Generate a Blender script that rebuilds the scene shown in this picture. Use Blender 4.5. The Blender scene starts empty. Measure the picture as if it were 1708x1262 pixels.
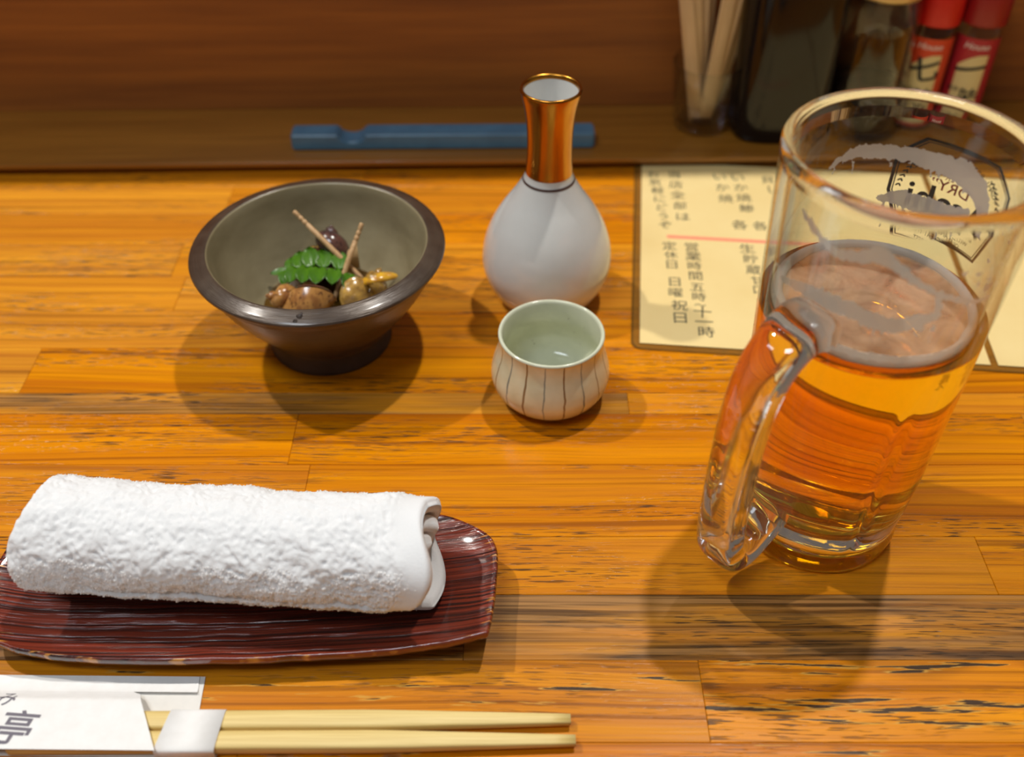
import bpy, bmesh, math, random
from math import sin, cos, pi, radians as R, exp, sqrt, atan2
from mathutils import Vector, Matrix, noise
random.seed(7)
S = bpy.context.scene
C = S.collection

# ------------------------------------------------------------------ camera, world, lights, exposure
cd = bpy.data.cameras.new('camera'); cam = bpy.data.objects.new('camera', cd); C.objects.link(cam)
cam.location = (0, 0, .37); cam.rotation_euler = (R(90 - 42.15), 0, 0)
cd.sensor_fit = 'HORIZONTAL'; cd.sensor_width = 36; cd.lens = 36 * 1734 / 1708
cd.clip_start = .01
cd.dof.use_dof = True; cd.dof.focus_distance = .455; cd.dof.aperture_fstop = 6.0
S.camera = cam

w = bpy.data.worlds.new('room_light'); S.world = w; w.use_nodes = True
bg = w.node_tree.nodes['Background']; bg.inputs[0].default_value = (1.0, .90, .78, 1); bg.inputs[1].default_value = .125


def lamp(name, typ, loc, target, power, color, **k):
    d = bpy.data.lights.new(name, typ); o = bpy.data.objects.new(name, d); C.objects.link(o)
    d.energy = power; d.color = color; o.location = loc
    o.rotation_euler = (Vector(target) - Vector(loc)).to_track_quat('-Z', 'Y').to_euler()
    for a, v in k.items(): setattr(d, a, v)
    return o


lamp('downlight_right', 'SPOT', (.69, 1.21, 3.2), (0, .4, 0), 225, (1, .965, .90), shadow_soft_size=.05, spot_size=R(50), spot_blend=.6)
lamp('downlight_left', 'SPOT', (-1.76, 1.165, 3.2), (0, .4, 0), 235, (1, .955, .88), shadow_soft_size=.05, spot_size=R(46), spot_blend=.6)
lamp('ceiling_panel', 'AREA', (-.55, -.35, 1.9), (0, .4, 0), 13, (.80, .90, 1), shape='RECTANGLE', size=.7, size_y=.25)

S.view_settings.view_transform = 'Standard'; S.view_settings.look = 'None'
S.view_settings.gamma = 1; S.view_settings.use_curve_mapping = False
S.view_settings.exposure = .0
S.cycles.sample_clamp_indirect = 12; S.cycles.use_denoising = True
S.cycles.transmission_bounces = 48; S.cycles.max_bounces = 64; S.cycles.glossy_bounces = 32; S.cycles.transparent_max_bounces = 16
S.cycles.blur_glossy = .5


# ------------------------------------------------------------------ helpers: materials
def lin(c):
    return tuple(((v / 255) / 12.92 if v / 255 <= .04045 else ((v / 255 + .055) / 1.055) ** 2.4) for v in c) + (1,)


def mat(name, rgb=(200, 200, 200), rough=.5, **k):
    m = bpy.data.materials.new(name); m.use_nodes = True
    b = m.node_tree.nodes['Principled BSDF']
    b.inputs['Base Color'].default_value = lin(rgb); b.inputs['Roughness'].default_value = rough
    for a, v in k.items():
        b.inputs[a.replace('_', ' ')].default_value = v
    return m


class NT:
    def __init__(s, m): s.t = m.node_tree; s.b = s.t.nodes.get('Principled BSDF')

    def n(s, typ, ins=None, **k):
        x = s.t.nodes.new('ShaderNode' + typ)
        for a, v in k.items(): setattr(x, a, v)
        for a, v in (ins or {}).items():
            if hasattr(v, 'links') or isinstance(v, bpy.types.NodeSocket): s.t.links.new(v, x.inputs[a])
            else: x.inputs[a].default_value = v
        return x

    def math(s, op, a, b=0.0, c=None):
        d = {0: a, 1: b}
        if c is not None: d[2] = c
        return s.n('Math', d, operation=op).outputs[0]

    def mix(s, f, a, b):
        x = s.n('Mix', data_type='RGBA')
        for i, v in ((0, f), (6, a), (7, b)):
            if isinstance(v, bpy.types.NodeSocket): s.t.links.new(v, x.inputs[i])
            else: x.inputs[i].default_value = v
        return x.outputs[2]

    def ramp(s, f, lo, hi, a=0.0, b=1.0):
        return s.n('MapRange', {0: f, 1: lo, 2: hi, 3: a, 4: b}).outputs[0]

    def noise(s, vec, scale=1., detail=3., rough=.5, dist=0.):
        return s.n('TexNoise', {'Vector': vec, 'Scale': scale, 'Detail': detail, 'Roughness': rough, 'Distortion': dist}).outputs[0]

    def mapping(s, vec, sc, loc=(0, 0, 0)):
        return s.n('Mapping', {0: vec, 1: loc, 3: sc}).outputs[0]

    def coord(s): return s.n('TexCoord').outputs['Object']

    def set(s, name, v): s.t.links.new(v, s.b.inputs[name])

    def bump(s, h, strength=.3, dist=.001):
        s.set('Normal', s.n('Bump', {'Strength': strength, 'Distance': dist, 'Height': h}).outputs[0])


def counter_wood():
    m = mat('counter_wood', rough=.28, Coat_Weight=.12, Coat_Roughness=.12, Specular_IOR_Level=.22); t = NT(m)
    rnd = t.n('ObjectInfo').outputs['Random']
    off = t.n('CombineXYZ', {0: t.math('MULTIPLY', rnd, 7.3), 1: t.math('MULTIPLY', rnd, 3.1), 2: t.math('MULTIPLY', rnd, 5.7)}).outputs[0]
    v = t.n('VectorMath', {0: t.coord(), 1: off}, operation='ADD').outputs[0]
    warp = t.noise(t.mapping(v, (3, 9, 9)), 1, 2)
    wv = t.n('VectorMath', {0: v, 1: t.n('CombineXYZ', {1: t.math('MULTIPLY', warp, .016)}).outputs[0]}, operation='ADD').outputs[0]
    g1 = t.noise(t.mapping(wv, (5, 260, 120)), 1, 5, .62)
    g2 = t.noise(t.mapping(wv, (1.4, 70, 40)), 1, 3, .5)
    lines = t.ramp(t.noise(t.mapping(wv, (2.2, 300, 80)), 1, 2, .5), .56, .66)
    weather = t.n('Attribute', attribute_type='OBJECT', attribute_name='weather').outputs['Fac']
    blot = t.noise(t.mapping(v, (6, 50, 50)), 1, 3, .6)
    f = t.math('ADD', t.math('MULTIPLY', g1, .55), t.math('MULTIPLY', g2, .6))
    col = t.mix(t.ramp(f, .38, .78), lin((238, 154, 0)), lin((190, 104, 0)))
    col = t.mix(t.math('MULTIPLY', lines, .6), col, lin((132, 68, 0)))
    fib = t.noise(t.mapping(wv, (16, 1400, 300)), 1, 3, .6)
    col = t.mix(t.ramp(fib, .50, .68, 0, .45), col, lin((150, 82, 0)))
    hs = t.n('HueSaturation', {'Hue': t.ramp(rnd, 0, 1, .496, .506), 'Saturation': t.ramp(rnd, 0, 1, 1.0, .97), 'Value': t.ramp(t.math('FRACT', t.math('MULTIPLY', rnd, 13.7)), 0, 1, .92, 1.05), 'Color': col}).outputs[0]
    # open pores: short dark dashes, in clusters
    pn = t.noise(t.mapping(wv, (70, 1100, 300)), 1, 2, .5)
    pmask = t.ramp(t.noise(t.mapping(v, (5, 42, 40)), 1, 2), .44, .60)
    pores = t.math('MULTIPLY', t.ramp(pn, .555, .62), pmask)
    col = t.mix(t.math('MULTIPLY', pores, .85), hs, lin((70, 48, 30)))
    # bare weathered bands where the varnish has gone
    wl = t.noise(t.mapping(wv, (7, 560, 100)), 1, 3, .6)
    wcol = t.mix(t.ramp(wl, .44, .58), lin((40, 30, 24)), lin((150, 110, 66)))
    wm = t.ramp(t.math('ADD', weather, t.math('MULTIPLY', t.math('SUBTRACT', blot, .5), 1.3)), .42, .72)
    wm = t.math('MULTIPLY', wm, t.ramp(weather, 0, .05))
    col = t.mix(t.math('MULTIPLY', wm, .85), col, wcol)
    # long gouges through the varnish on the most worn planks
    gouge = t.n('Attribute', attribute_type='OBJECT', attribute_name='gouge').outputs['Fac']
    gn = t.noise(t.mapping(wv, (26, 420, 100)), 1, 3, .55); gm = t.ramp(t.noise(t.mapping(v, (6, 75, 40)), 1, 1), .47, .55)
    gv = t.math('MULTIPLY', t.math('MULTIPLY', gn, gm), gouge)
    col = t.mix(t.ramp(gv, .55, .57), col, lin((206, 150, 62)))
    col = t.mix(t.ramp(gv, .585, .60), col, lin((70, 50, 34)))
    t.set('Base Color', col)
    rg = t.math('ADD', t.ramp(g1, .3, .7, .20, .34), t.math('MULTIPLY', wm, .2)); t.set('Roughness', rg)
    h = t.math('SUBTRACT', t.math('ADD', t.math('MULTIPLY', g1, .35), t.math('MULTIPLY', blot, .5)), t.math('MULTIPLY', pores, .7))
    h = t.math('ADD', h, t.math('MULTIPLY', t.math('MULTIPLY', wl, wm), .5))
    t.bump(h, .35, .0006)
    return m


def plain_wood(name, a, b, rough=.5, sc=(3, 60, 60), axis=None):
    m = mat(name, rough=rough); t = NT(m)
    v = t.coord()
    f = t.noise(t.mapping(v, sc), 1, 5, .6)
    f2 = t.noise(t.mapping(v, tuple(x * 4 for x in sc)), 1, 3, .6)
    t.set('Base Color', t.mix(t.ramp(t.math('ADD', t.math('MULTIPLY', f, .7), t.math('MULTIPLY', f2, .3)), .35, .65), lin(a), lin(b)))
    t.bump(f2, .2, .0004)
    return m


def speck(name, a, b, rough, scale, lo=.4, hi=.6, bump=0., dist=.0005, detail=4., sc=(1, 1, 1), **k):
    m = mat(name, a, rough, **k); t = NT(m)
    f = t.noise(t.mapping(t.coord(), sc), scale, detail, .6)
    t.set('Base Color', t.mix(t.ramp(f, lo, hi), lin(a), lin(b)))
    if bump: t.bump(f, bump, dist)
    return m


# ------------------------------------------------------------------ helpers: meshes and objects
def link(name, me, m=None, parent=None):
    o = bpy.data.objects.new(name, me); C.objects.link(o)
    if m is not None:
        for x in (m if isinstance(m, (list, tuple)) else [m]): me.materials.append(x)
    if parent is not None: o.parent = parent
    return o


def thing(name, label, cat, loc=(0, 0, 0), rz=0., group=None, rot=None):
    o = bpy.data.objects.new(name, None); C.objects.link(o); o.empty_display_size = .01
    o.location = loc; o.rotation_euler = rot if rot else (0, 0, rz)
    tag(o, label, cat, group)
    return o


def tag(o, label, cat, group=None):
    o['label'] = label; o['category'] = cat
    if group: o['group'] = group
    return o


def mesh(name, verts, faces, smooth=True, mi=None):
    me = bpy.data.meshes.new(name); me.from_pydata([tuple(v) for v in verts], [], faces)
    if smooth: me.polygons.foreach_set('use_smooth', [True] * len(me.polygons))
    if mi is not None: me.polygons.foreach_set('material_index', mi)
    me.update(); return me


def fix_normals(me):
    bm = bmesh.new(); bm.from_mesh(me); bmesh.ops.recalc_face_normals(bm, faces=bm.faces); bm.to_mesh(me); bm.free(); return me


def catmull(pts, n):
    """Smooth list of tuples through pts, n steps a span."""
    out = []
    P = [pts[0]] + list(pts) + [pts[-1]]
    for i in range(1, len(P) - 2):
        a, b, c, d = P[i - 1], P[i], P[i + 1], P[i + 2]
        for k in range(n):
            t = k / n
            out.append(tuple(.5 * ((2 * q) + (-p + r) * t + (2 * p - 5 * q + 4 * r - s) * t * t + (-p + 3 * q - 3 * r + s) * t ** 3) for p, q, r, s in zip(a, b, c, d)))
    out.append(tuple(pts[-1])); return out


def lathe(name, prof, seg=96, rfun=None, slots=None, closed=False):
    """prof: (r, z) list. Radii of 0 become poles. slots: material index per profile span."""
    verts, rings = [], []
    for (r, z) in prof:
        if r < 1e-6: rings.append([len(verts)]); verts.append((0, 0, z))
        else:
            k = len(verts); rings.append(list(range(k, k + seg)))
            for j in range(seg):
                a = 2 * pi * j / seg; q = rfun(r, a, z) if rfun else r
                verts.append((q * cos(a), q * sin(a), z))
    faces, mi = [], []
    pairs = list(zip(range(len(rings) - 1), range(1, len(rings))))
    if closed: pairs.append((len(rings) - 1, 0))
    for i, i2 in pairs:
        A, B = rings[i], rings[i2]
        for j in range(seg):
            j2 = (j + 1) % seg
            if len(A) == 1 and len(B) == 1: continue
            if len(A) == 1: f = (A[0], B[j2], B[j])
            elif len(B) == 1: f = (A[j], A[j2], B[0])
            else: f = (A[j], A[j2], B[j2], B[j])
            faces.append(f); mi.append(slots[i] if slots else 0)
    return fix_normals(mesh(name, verts, faces, True, mi))


def box(name, x0, x1, y0, y1, z0, z1, bev=0., seg=2):
    bm = bmesh.new(); bmesh.ops.create_cube(bm, size=1)
    for v in bm.verts:
        v.co = ((x0 + x1) / 2 + v.co.x * (x1 - x0), (y0 + y1) / 2 + v.co.y * (y1 - y0), (z0 + z1) / 2 + v.co.z * (z1 - z0))
    if bev: bmesh.ops.bevel(bm, geom=bm.edges[:], offset=bev, segments=seg, affect='EDGES', profile=.5)
    me = bpy.data.meshes.new(name); bm.to_mesh(me); bm.free()
    if bev: me.polygons.foreach_set('use_smooth', [True] * len(me.polygons))
    return me


def sweep(name, path, sect, up=Vector((0, 0, 1)), caps=True, smooth=True):
    """path: list of Vector; sect(i, t) -> list of (u, v) in the frame (side, up)."""
    path = [Vector(p) for p in path]; verts, faces = [], []; n = len(path); m = None
    side = None
    for i, p in enumerate(path):
        d = (path[min(i + 1, n - 1)] - path[max(i - 1, 0)]).normalized()
        if side is None:
            side = d.cross(up)
            if side.length < 1e-4: side = d.cross(Vector((1, 0, 0)))
        side = (side - d * side.dot(d)).normalized(); nu = side.cross(d)
        s = sect(i, i / (n - 1)); m = len(s)
        verts += [p + side * a + nu * b for a, b in s]
    for i in range(n - 1):
        for j in range(m):
            j2 = (j + 1) % m
            faces.append((i * m + j, i * m + j2, (i + 1) * m + j2, (i + 1) * m + j))
    if caps: faces += [tuple(range(m))[::-1], tuple(range((n - 1) * m, n * m))]
    return fix_normals(mesh(name, verts, faces, smooth))


def circ(r, n=12, e=1., ax=1., ay=1.):
    """superellipse section"""
    out = []
    for k in range(n):
        a = 2 * pi * k / n; c, s = cos(a), sin(a)
        out.append((math.copysign(abs(c) ** e, c) * r * ax, math.copysign(abs(s) ** e, s) * r * ay))
    return out


def tube(name, pts, r, n=10, r2=None):
    return sweep(name, pts, lambda i, t: circ(r if r2 is None else r + (r2 - r) * t, n))


def prism(name, poly, z0, z1, smooth=False):
    n = len(poly); v = [(x, y, z0) for x, y in poly] + [(x, y, z1) for x, y in poly]
    f = [tuple(range(n))[::-1], tuple(range(n, 2 * n))] + [(i, (i + 1) % n, n + (i + 1) % n, n + i) for i in range(n)]
    return fix_normals(mesh(name, v, f, smooth))


def glyphs(items, maxedge=None, font_shear=0.):
    """items: (text, size, x, y, rot, squeeze) with x, y the centre of the text. Returns (verts2d, faces)."""
    V, F = [], []
    for it in items:
        s, size, x, y = it[:4]; rot = it[4] if len(it) > 4 else 0.; sq = it[5] if len(it) > 5 else 1.
        bold = it[6] if len(it) > 6 else 0.
        cu = bpy.data.curves.new('lettering', 'FONT'); cu.body = s; cu.size = size; cu.align_x = 'CENTER'; cu.align_y = 'CENTER'
        cu.resolution_u = 3; cu.shear = font_shear; cu.offset = bold * size
        ob = bpy.data.objects.new('lettering', cu); me = ob.to_mesh()
        bm = bmesh.new(); bm.from_mesh(me); ob.to_mesh_clear()
        if maxedge:
            bmesh.ops.triangulate(bm, faces=bm.faces[:])
            for _ in range(4):
                L = [e for e in bm.edges if e.calc_length() > maxedge]
                if not L: break
                bmesh.ops.subdivide_edges(bm, edges=L, cuts=1); bmesh.ops.triangulate(bm, faces=bm.faces[:])
        bm.verts.index_update(); k = len(V)
        for v in bm.verts:
            a, b = v.co.x * sq, v.co.y
            V.append((x + a * cos(rot) - b * sin(rot), y + a * sin(rot) + b * cos(rot)))
        F += [tuple(k + v.index for v in f.verts) for f in bm.faces]
        bm.free(); bpy.data.objects.remove(ob); bpy.data.curves.remove(cu)
    return V, F


def column(text, size, x, y, step, drift=0., rot=0., bold=.0):
    """a hand-written column running down the page"""
    out = []
    for i, ch in enumerate(text):
        if ch == ' ': continue
        out.append((ch, size * random.uniform(.92, 1.08), x + drift * i + random.uniform(-.03, .03) * size, y - step * i, rot + random.uniform(-.05, .05), 1., bold))
    return out


def flat_print(name, vf, z, m, parent):
    V, F = vf
    return link(name, mesh(name, [(x, y, z) for x, y in V], F, False), m, parent)


def subdiv(o, lv=1):
    md = o.modifiers.new('smooth', 'SUBSURF'); md.levels = lv; md.render_levels = lv; return o


# ------------------------------------------------------------------ setting: counter, ledge, wall, floor
M_COUNTER = counter_wood()
M_LEDGE = plain_wood('ledge_wood', (172, 114, 38), (142, 90, 27), .30, (2.5, 55, 55)); M_LEDGE.node_tree.nodes['Principled BSDF'].inputs['Coat Weight'].default_value = .4
M_WALL = plain_wood('wall_wood', (174, 102, 34), (130, 72, 24), .55, (1.5, 30, 40))

o = link('floor', box('floor', -3, 3, -2.5, 1.6, -.80, -.75), mat('floor_tile', (96, 84, 72), .6)); o['kind'] = 'structure'
YAW = R(1.35)
o = link('wall_back', box('wall_back', -1.6, 1.6, .0, .06, -.75, .30, .001), M_WALL); o.location = (0, .6975, 0); o.rotation_euler = (0, 0, YAW); o['kind'] = 'structure'
# raised serving shelf on top of the wall: its lip shades the back of the counter
o = link('trim_1', box('trim_1', -1.6, 1.6, -.029, .30, .30, .33, .003), M_WALL); o.location = (0, .6975, 0); o.rotation_euler = (0, 0, YAW); o['kind'] = 'structure'

counter = thing('counter', 'long orange varnished wooden counter of jointed planks under everything', 'counter', (0, 0, 0))
rows = [.062, .108, .155, .2015, .2377, .270, .302, .3465, .382, .3976, .434, .466, .499, .533, .566, .600, .634, .700]
known = {3: [-.42, .076, .39], 4: [-.26, -.02, .44], 5: [-.33, .21], 6: [-.29, -.098, .30], 7: [-.44, -.109, .26], 8: [-.40, .06, .5]}
cache = {}
for i in range(len(rows) - 1):
    y0, y1 = rows[i], rows[i + 1]
    js = known.get(i)
    if js is None:
        js = []; x = -.75 + random.uniform(0, .3)
        while x < .75: js.append(x); x += random.uniform(.34, .62)
    js = [-.85] + [j for j in js if -.8 < j < .8] + [.85]
    for a, b in zip(js[:-1], js[1:]):
        g = .00006
        me = box('plank', -(b - a) / 2 + g, (b - a) / 2 - g, -(y1 - y0) / 2 + g, (y1 - y0) / 2 - g, -.035, 0, .00025, 1); me.polygons.foreach_set('use_smooth', [False] * len(me.polygons))
        p = link('plank', me, M_COUNTER, counter); p.location = ((a + b) / 2, (y0 + y1) / 2, random.uniform(-.00008, 0))
        p['weather'] = {4: .60}.get(i, 0.) if not (i == 8 and a < 0) else .58
        if (i == 8 and a == .06) or (i == 7 and a == -.44): p['weather'] = .36
        if i == 3 and a > 0: p['weather'] = .10
        p['gouge'] = 1. if i in (2, 3) and a > 0 else .9 if i in (1, 2, 3) else 0.
o = link('apron', box('apron', -.85, .85, .075, .68, -.075, -.0355, .002), M_LEDGE, counter)

ledge = link('ledge_board', box('ledge_board', -.85, .85, -.0715, .004, .0040, .0080, .0006), M_LEDGE)
ledge.location = (0, .6915, 0); ledge.rotation_euler = (0, 0, R(1.2))
tag(ledge, 'brown raised ledge board along the foot of the wooden wall', 'ledge')
# two small bearers keep the ledge above the counter
for x in (-.62, .62):
    link('bearer', box('bearer', x - .02, x + .02, -.045, .0, .0000, .0042), M_LEDGE, ledge)

# ------------------------------------------------------------------ beer mug
def glass(name, color=(1, 1, 1, 1), rough=0., ior=1.5):
    m = bpy.data.materials.new(name); m.use_nodes = True; t = m.node_tree
    for n in list(t.nodes):
        if n.type != 'OUTPUT_MATERIAL': t.nodes.remove(n)
    g = t.nodes.new('ShaderNodeBsdfGlass'); g.inputs[0].default_value = color; g.inputs[1].default_value = rough; g.inputs[2].default_value = ior
    t.links.new(g.outputs[0], t.nodes['Material Output'].inputs[0])
    return m


M_THIN = bpy.data.materials.new('thin_glass'); M_THIN.use_nodes = True; nt = M_THIN.node_tree
for n in list(nt.nodes):
    if n.type != 'OUTPUT_MATERIAL': nt.nodes.remove(n)
fz = nt.nodes.new('ShaderNodeMath'); fz.operation = 'MULTIPLY_ADD'; lw = nt.nodes.new('ShaderNodeLayerWeight'); pw = nt.nodes.new('ShaderNodeMath'); pw.operation = 'POWER'; pw.inputs[1].default_value = 2.6; nt.links.new(lw.outputs['Facing'], pw.inputs[0]); nt.links.new(pw.outputs[0], fz.inputs[0]); fz.inputs[1].default_value = .9; fz.inputs[2].default_value = .035; tr = nt.nodes.new('ShaderNodeBsdfTransparent'); gl = nt.nodes.new('ShaderNodeBsdfGlossy'); gl.inputs['Roughness'].default_value = .03
tr.inputs[0].default_value = (.95, .96, .95, 1); mx = nt.nodes.new('ShaderNodeMixShader')
nt.links.new(fz.outputs[0], mx.inputs[0]); nt.links.new(tr.outputs[0], mx.inputs[1]); nt.links.new(gl.outputs[0], mx.inputs[2]); nt.links.new(mx.outputs[0], nt.nodes['Material Output'].inputs[0])
M_GLASS = glass('clear_glass', (1, 1, 1, 1), 0, 1.5)
M_BEER = glass('beer', (1, 1, 1, 1), .035, 1.335)
va = M_BEER.node_tree.nodes.new('ShaderNodeVolumeAbsorption'); va.inputs[0].default_value = (1., .86, .0, 1); va.inputs[1].default_value = 66
M_BEER.node_tree.links.new(va.outputs[0], M_BEER.node_tree.nodes['Material Output'].inputs[1])
MUG = thing('beer_mug', 'tall glass beer mug with a thick handle, two thirds full of beer', 'mug', (.1385, .3165, .0001))
GROOVES = [R(280 + 90 * k) for k in range(4)]


def mug_r(r, a, z):
    if r < .030: return r
    win = min(1, max(0, (z - .016) / .010)) * min(1, max(0, (.118 - z) / .02))
    dip = 0
    for g in GROOVES:
        d = (a - g + pi) % (2 * pi) - pi
        dip += exp(-(d / R(2.6)) ** 2)
    return r - .0012 * dip * win


def mug_outer(z): return .0368 + (.0455 - .0368) * min(1, z / .1905) ** .8


prof = [(0, .0035), (.018, .0032), (.026, .0022), (.0305, .0004), (.0325, 0), (.0350, .0006), (.0365, .0022), (.0371, .0055), (.0370, .009), (.0364, .0125), (.0366, .016)]
for k in range(1, 34):
    z = .016 + k * (.183 - .016) / 33; prof.append((mug_outer(z) - .0008 * max(0, 1 - (z - .016) / .03), z))
ro = prof[-1][0]
prof += [(ro + .0003, .1855), (ro + .0002, .1880), (ro - .0006, .1898), (ro - .0018, .1905), (ro - .0031, .1901), (ro - .0040, .1888), (ro - .0043, .1868), (ro - .0042, .1835)]


def mug_inner(z): return mug_outer(z) - .0043 - .0012 * max(0, 1 - (z - .02) / .1)


for k in range(0, 34):
    z = .180 - k * (.180 - .030) / 33; prof.append((mug_inner(z), z))
ib = prof[-1][0]
prof += [(ib - .0006, .0265), (ib - .0022, .0232), (ib - .005, .0212), (ib - .010, .0200), (.012, .0193), (0, .0190)]


def mug_rr(r, a, z):  # flutes only on the outside
    return mug_r(r, a, z) if r > mug_outer(z) - .0025 else r


slot = [1 if (.1205 < prof[i][1] < .1835 and .1205 < prof[i + 1][1] < .1835) else 0 for i in range(len(prof) - 1)]   # the thin straight wall above the beer
link('glass_body', lathe('glass_body', prof, 160, mug_rr, slot), [M_GLASS, M_THIN], MUG)

# handle
PH = R(220)
hp = [(.0400, .1330), (.0470, .1345), (.0570, .1305), (.0645, .1215), (.0685, .107), (.0702, .090), (.0708, .070), (.0706, .050), (.0694, .035), (.0650, .0250), (.0570, .0230), (.0470, .0285), (.0380, .0350)]
hpath = [Vector((r * cos(PH), r * sin(PH), z)) for r, z in catmull(hp, 6)]
tang = Vector((-sin(PH), cos(PH), 0))


def hsect(i, t):
    n = len(hpath); wdt = .0106 + .0016 * exp(-(t / .10) ** 2) - .0012 * exp(-((t - .5) / .3) ** 2)
    thk = .0068 + .0012 * exp(-((1 - t) / .08) ** 2) + .0008 * exp(-(t / .08) ** 2)
    return circ(1, 24, .62, wdt, thk)


link('handle', sweep('handle', hpath, hsect, up=Vector((cos(PH), sin(PH), .3)), caps=False), M_GLASS, MUG)

# beer
BZ = .1235
bp = [(0, .01925)] + [(r + .0004, z - .0003) for r, z in [(.012, .0193), (ib - .010, .0200), (ib - .005, .0212), (ib - .0022, .0232), (ib - .0006, .0265)]]
for k in range(0, 22):
    z = .030 + k * (BZ - .030) / 21; bp.append((mug_inner(z) + .0004, z))
bp += [(mug_inner(BZ) - .0015, BZ - .0004), (.02, BZ - .0006), (0, BZ - .0006)]
link('beer', lathe('beer', bp, 96), M_BEER, MUG)


# foam: thick ring where the beer meets the glass, and a torn film over the surface
def foam_ring():
    seg, sec = 180, 10; V, F = [], []
    for i in range(seg):
        a = 2 * pi * i / seg; w_ = .0034 + .0012 * noise.noise((cos(a) * 3, sin(a) * 3, 2)) + .0016 * max(0, cos(a - R(200)))
        h_ = .0052 + .0008 * noise.noise((cos(a) * 5, sin(a) * 5, 7))
        r0 = mug_inner(BZ) - .0002
        for j in range(sec):
            b = 2 * pi * j / sec
            rr = r0 - w_ / 2 + w_ / 2 * cos(b); V.append((rr * cos(a), rr * sin(a), BZ + .0006 + h_ / 2 * sin(b)))
    for i in range(seg):
        for j in range(sec):
            i2, j2 = (i + 1) % seg, (j + 1) % sec
            F.append((i * sec + j, i2 * sec + j, i2 * sec + j2, i * sec + j2))
    return fix_normals(mesh('foam_ring', V, F))


lace_m = bpy.data.materials.new('lacing_foam'); lace_m.use_nodes = True; nt = lace_m.node_tree; nt.nodes.remove(nt.nodes['Principled BSDF'])
df = nt.nodes.new('ShaderNodeBsdfDiffuse'); tl = nt.nodes.new('ShaderNodeBsdfTranslucent'); tp = nt.nodes.new('ShaderNodeBsdfTransparent')
df.inputs[0].default_value = tl.inputs[0].default_value = lin((244, 238, 230)); m1 = nt.nodes.new('ShaderNodeMixShader'); m2 = nt.nodes.new('ShaderNodeMixShader'); m1.inputs[0].default_value = .65; m2.inputs[0].default_value = .06
nt.links.new(df.outputs[0], m1.inputs[1]); nt.links.new(tl.outputs[0], m1.inputs[2]); nt.links.new(m1.outputs[0], m2.inputs[1]); nt.links.new(tp.outputs[0], m2.inputs[2]); nt.links.new(m2.outputs[0], nt.nodes['Material Output'].inputs[0])
link('foam_ring', foam_ring(), lace_m, MUG)

film_m = bpy.data.materials.new('foam_film'); film_m.use_nodes = True; t = NT(film_m)
v = t.coord(); fmask = t.ramp(t.noise(v, 55, 6, .65, .6), .36, .66, .42, .86)
t.b.inputs['Roughness'].default_value = .5; t.b.inputs['Base Color'].default_value = lin((204, 164, 130)); t.set('Alpha', fmask)
film = [(0, BZ + .0004), (.02, BZ + .0004), (mug_inner(BZ) - .001, BZ + .0006)]
link('foam_film', lathe('foam_film', film, 96), film_m, MUG)


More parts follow.
